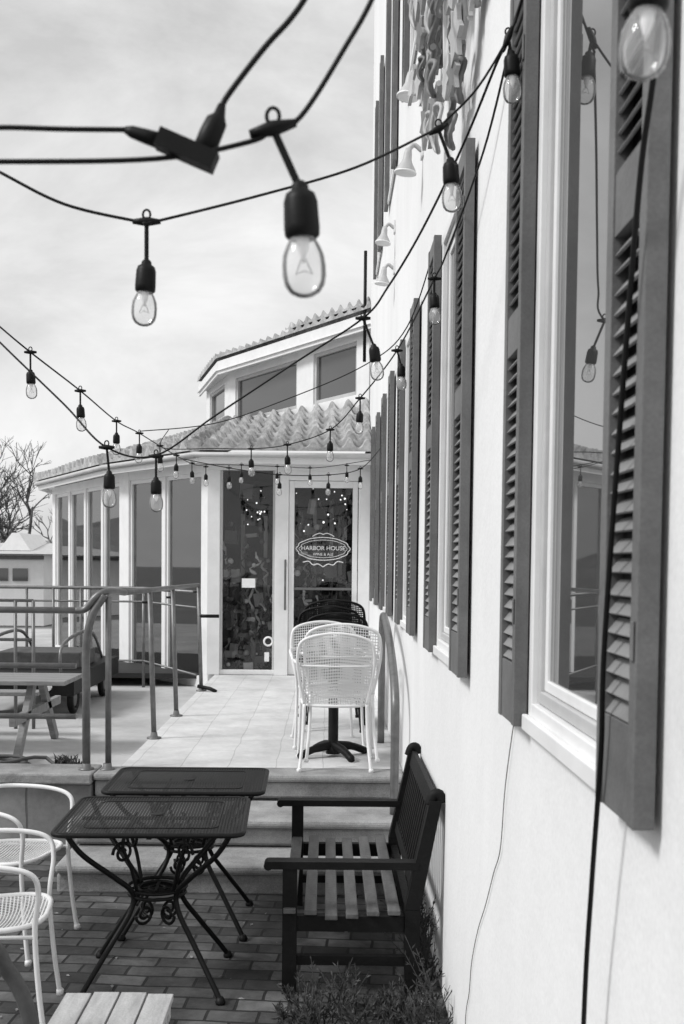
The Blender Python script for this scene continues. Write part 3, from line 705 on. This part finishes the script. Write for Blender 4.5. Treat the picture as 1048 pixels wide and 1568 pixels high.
# ---------------------------------------------------------------- distance
hs=empty('white_house')
g=MB()
g.box(-20,-7.9,30,36,0,2.0,whitep)
g.hexa([(-20.3,29.7,2.0),(-7.6,29.7,2.0),(-7.6,36.3,2.0),(-20.3,36.3,2.0),(-20.3,32.9,2.35),(-7.8,32.9,2.35),(-7.8,33.1,2.35),(-20.3,33.1,2.35)],M('asphalt_shingle',.5,.9,.2,5,0))
g.hexa([(-9.3,30.5,2.1),(-8.4,30.5,2.1),(-8.4,33,2.1),(-9.3,33,2.1),(-8.95,30.6,2.6),(-8.75,30.6,2.6),(-8.75,33,2.6),(-8.95,33,2.6)],whitep)
g.build('walls_and_roof',hs)
g=MB(); 
for x in (-9.3,-8.75,-10.2): g.box(x,x+.42,29.96,29.995,1.25,1.6,glass_c)
g.box(-20,-7.88,29.93,29.99,1.85,1.95,shutm); g.build('windows',hs)
g=MB()
def branch(p,d,l,r,dep):
    q=p+d*l; g.tube([p,(p+q)/2+V(R.gauss(0,.03),0,R.gauss(0,.03))*l,q],[r,r*.85,r*.7],barkm,4)
    if dep==0: return
    for k in range(R.choice((2,3,3))):
        nd=(d+V(R.gauss(0,.45),R.gauss(0,.45),R.gauss(.08,.25))).normalized(); branch(p.lerp(q,R.uniform(.6,1)),nd,l*R.uniform(.62,.85),r*.66,dep-1)
for i in range(24):
    x=-27+i*.8+R.uniform(-.3,.3); y=R.uniform(42,54); branch(V(x-1,y,0),V(R.gauss(0,.05),0,1),R.uniform(1.6,2.15)*(1 if x<-11 else .8),.11,6)
g.build('bare_trees')
g=MB(); n=80
for i in range(n):
    xa=-160+i*4; xb=xa+4
    h=lambda x:5.6+1.4*math.sin(x*.05)+.8*math.sin(x*.31+1)+.4*math.sin(x*1.1)
    g.poly([(xa,85,-.1),(xb,85,-.1),(xb,100,h(xb)),(xa,100,h(xa))],hillm,True); g.poly([(xa,100,h(xa)),(xb,100,h(xb)),(xb,150,-.1),(xa,150,-.1)],hillm,True)
g.build('hills')

# ---------------------------------------------------------------- light and sky
el=math.radians(44); az=math.radians(-108)
sd=V(math.sin(az)*math.cos(el),math.cos(az)*math.cos(el),math.sin(el))
ld=bpy.data.lights.new('sun','SUN'); ld.energy=2.6; ld.angle=math.radians(15); ld.color=(1,1,1)
lo=bpy.data.objects.new('sun',ld); scene.collection.objects.link(lo); lo.rotation_euler=sd.to_track_quat('Z','Y').to_euler(); lo.location=(-5,-5,10)
w=bpy.data.worlds.new("World"); scene.world=w; w.use_nodes=True; nt=w.node_tree; nt.nodes.clear(); L=nt.links
out=nt.nodes.new('ShaderNodeOutputWorld'); bg=nt.nodes.new('ShaderNodeBackground'); bg.inputs[1].default_value=.1
sk=nt.nodes.new('ShaderNodeTexSky'); sk.sky_type='NISHITA'; sk.sun_disc=False; sk.sun_elevation=el; sk.sun_rotation=az
bw=nt.nodes.new('ShaderNodeRGBToBW'); L.new(sk.outputs[0],bw.inputs[0])
tc=nt.nodes.new('ShaderNodeTexCoord'); mp=nt.nodes.new('ShaderNodeMapping'); mp.inputs['Scale'].default_value=(1,1,2.0); mp.inputs['Location'].default_value=(.3,.2,.15); L.new(tc.outputs['Generated'],mp.inputs[0])
nz=nt.nodes.new('ShaderNodeTexNoise'); nz.inputs['Scale'].default_value=3.4; nz.inputs['Detail'].default_value=8; nz.inputs['Roughness'].default_value=.6; nz.inputs['Distortion'].default_value=.4; L.new(mp.outputs[0],nz.inputs['Vector'])
cl=ramp(nt,nz.outputs['Fac'],[(.32,.53),(.66,.82)])
sc=nt.nodes.new('ShaderNodeVectorMath'); sc.operation='SCALE'; sc.inputs['Scale'].default_value=12.4; L.new(cl,sc.inputs[0])
mx=nt.nodes.new('ShaderNodeMix'); mx.data_type='RGBA'; mx.inputs[0].default_value=.9
L.new(bw.outputs[0],mx.inputs[6]); L.new(sc.outputs[0],mx.inputs[7]); L.new(mx.outputs[2],bg.inputs[0]); L.new(bg.outputs[0],out.inputs[0])

# ---------------------------------------------------------------- camera
cd=bpy.data.cameras.new('camera'); cam=bpy.data.objects.new('camera',cd); scene.collection.objects.link(cam); scene.camera=cam
cd.sensor_fit='VERTICAL'; cd.sensor_height=36; cd.lens=37.9; cd.clip_start=.05; cd.clip_end=1500
cd.shift_x=.0145; cd.shift_y=.1005
cam.matrix_world=Matrix.Translation((0,0,1.8))@Matrix.Rotation(math.radians(87.3),4,'X')@Matrix.Rotation(math.radians(.55),4,'Z')
cd.dof.use_dof=True; cd.dof.focus_distance=6.5; cd.dof.aperture_fstop=8
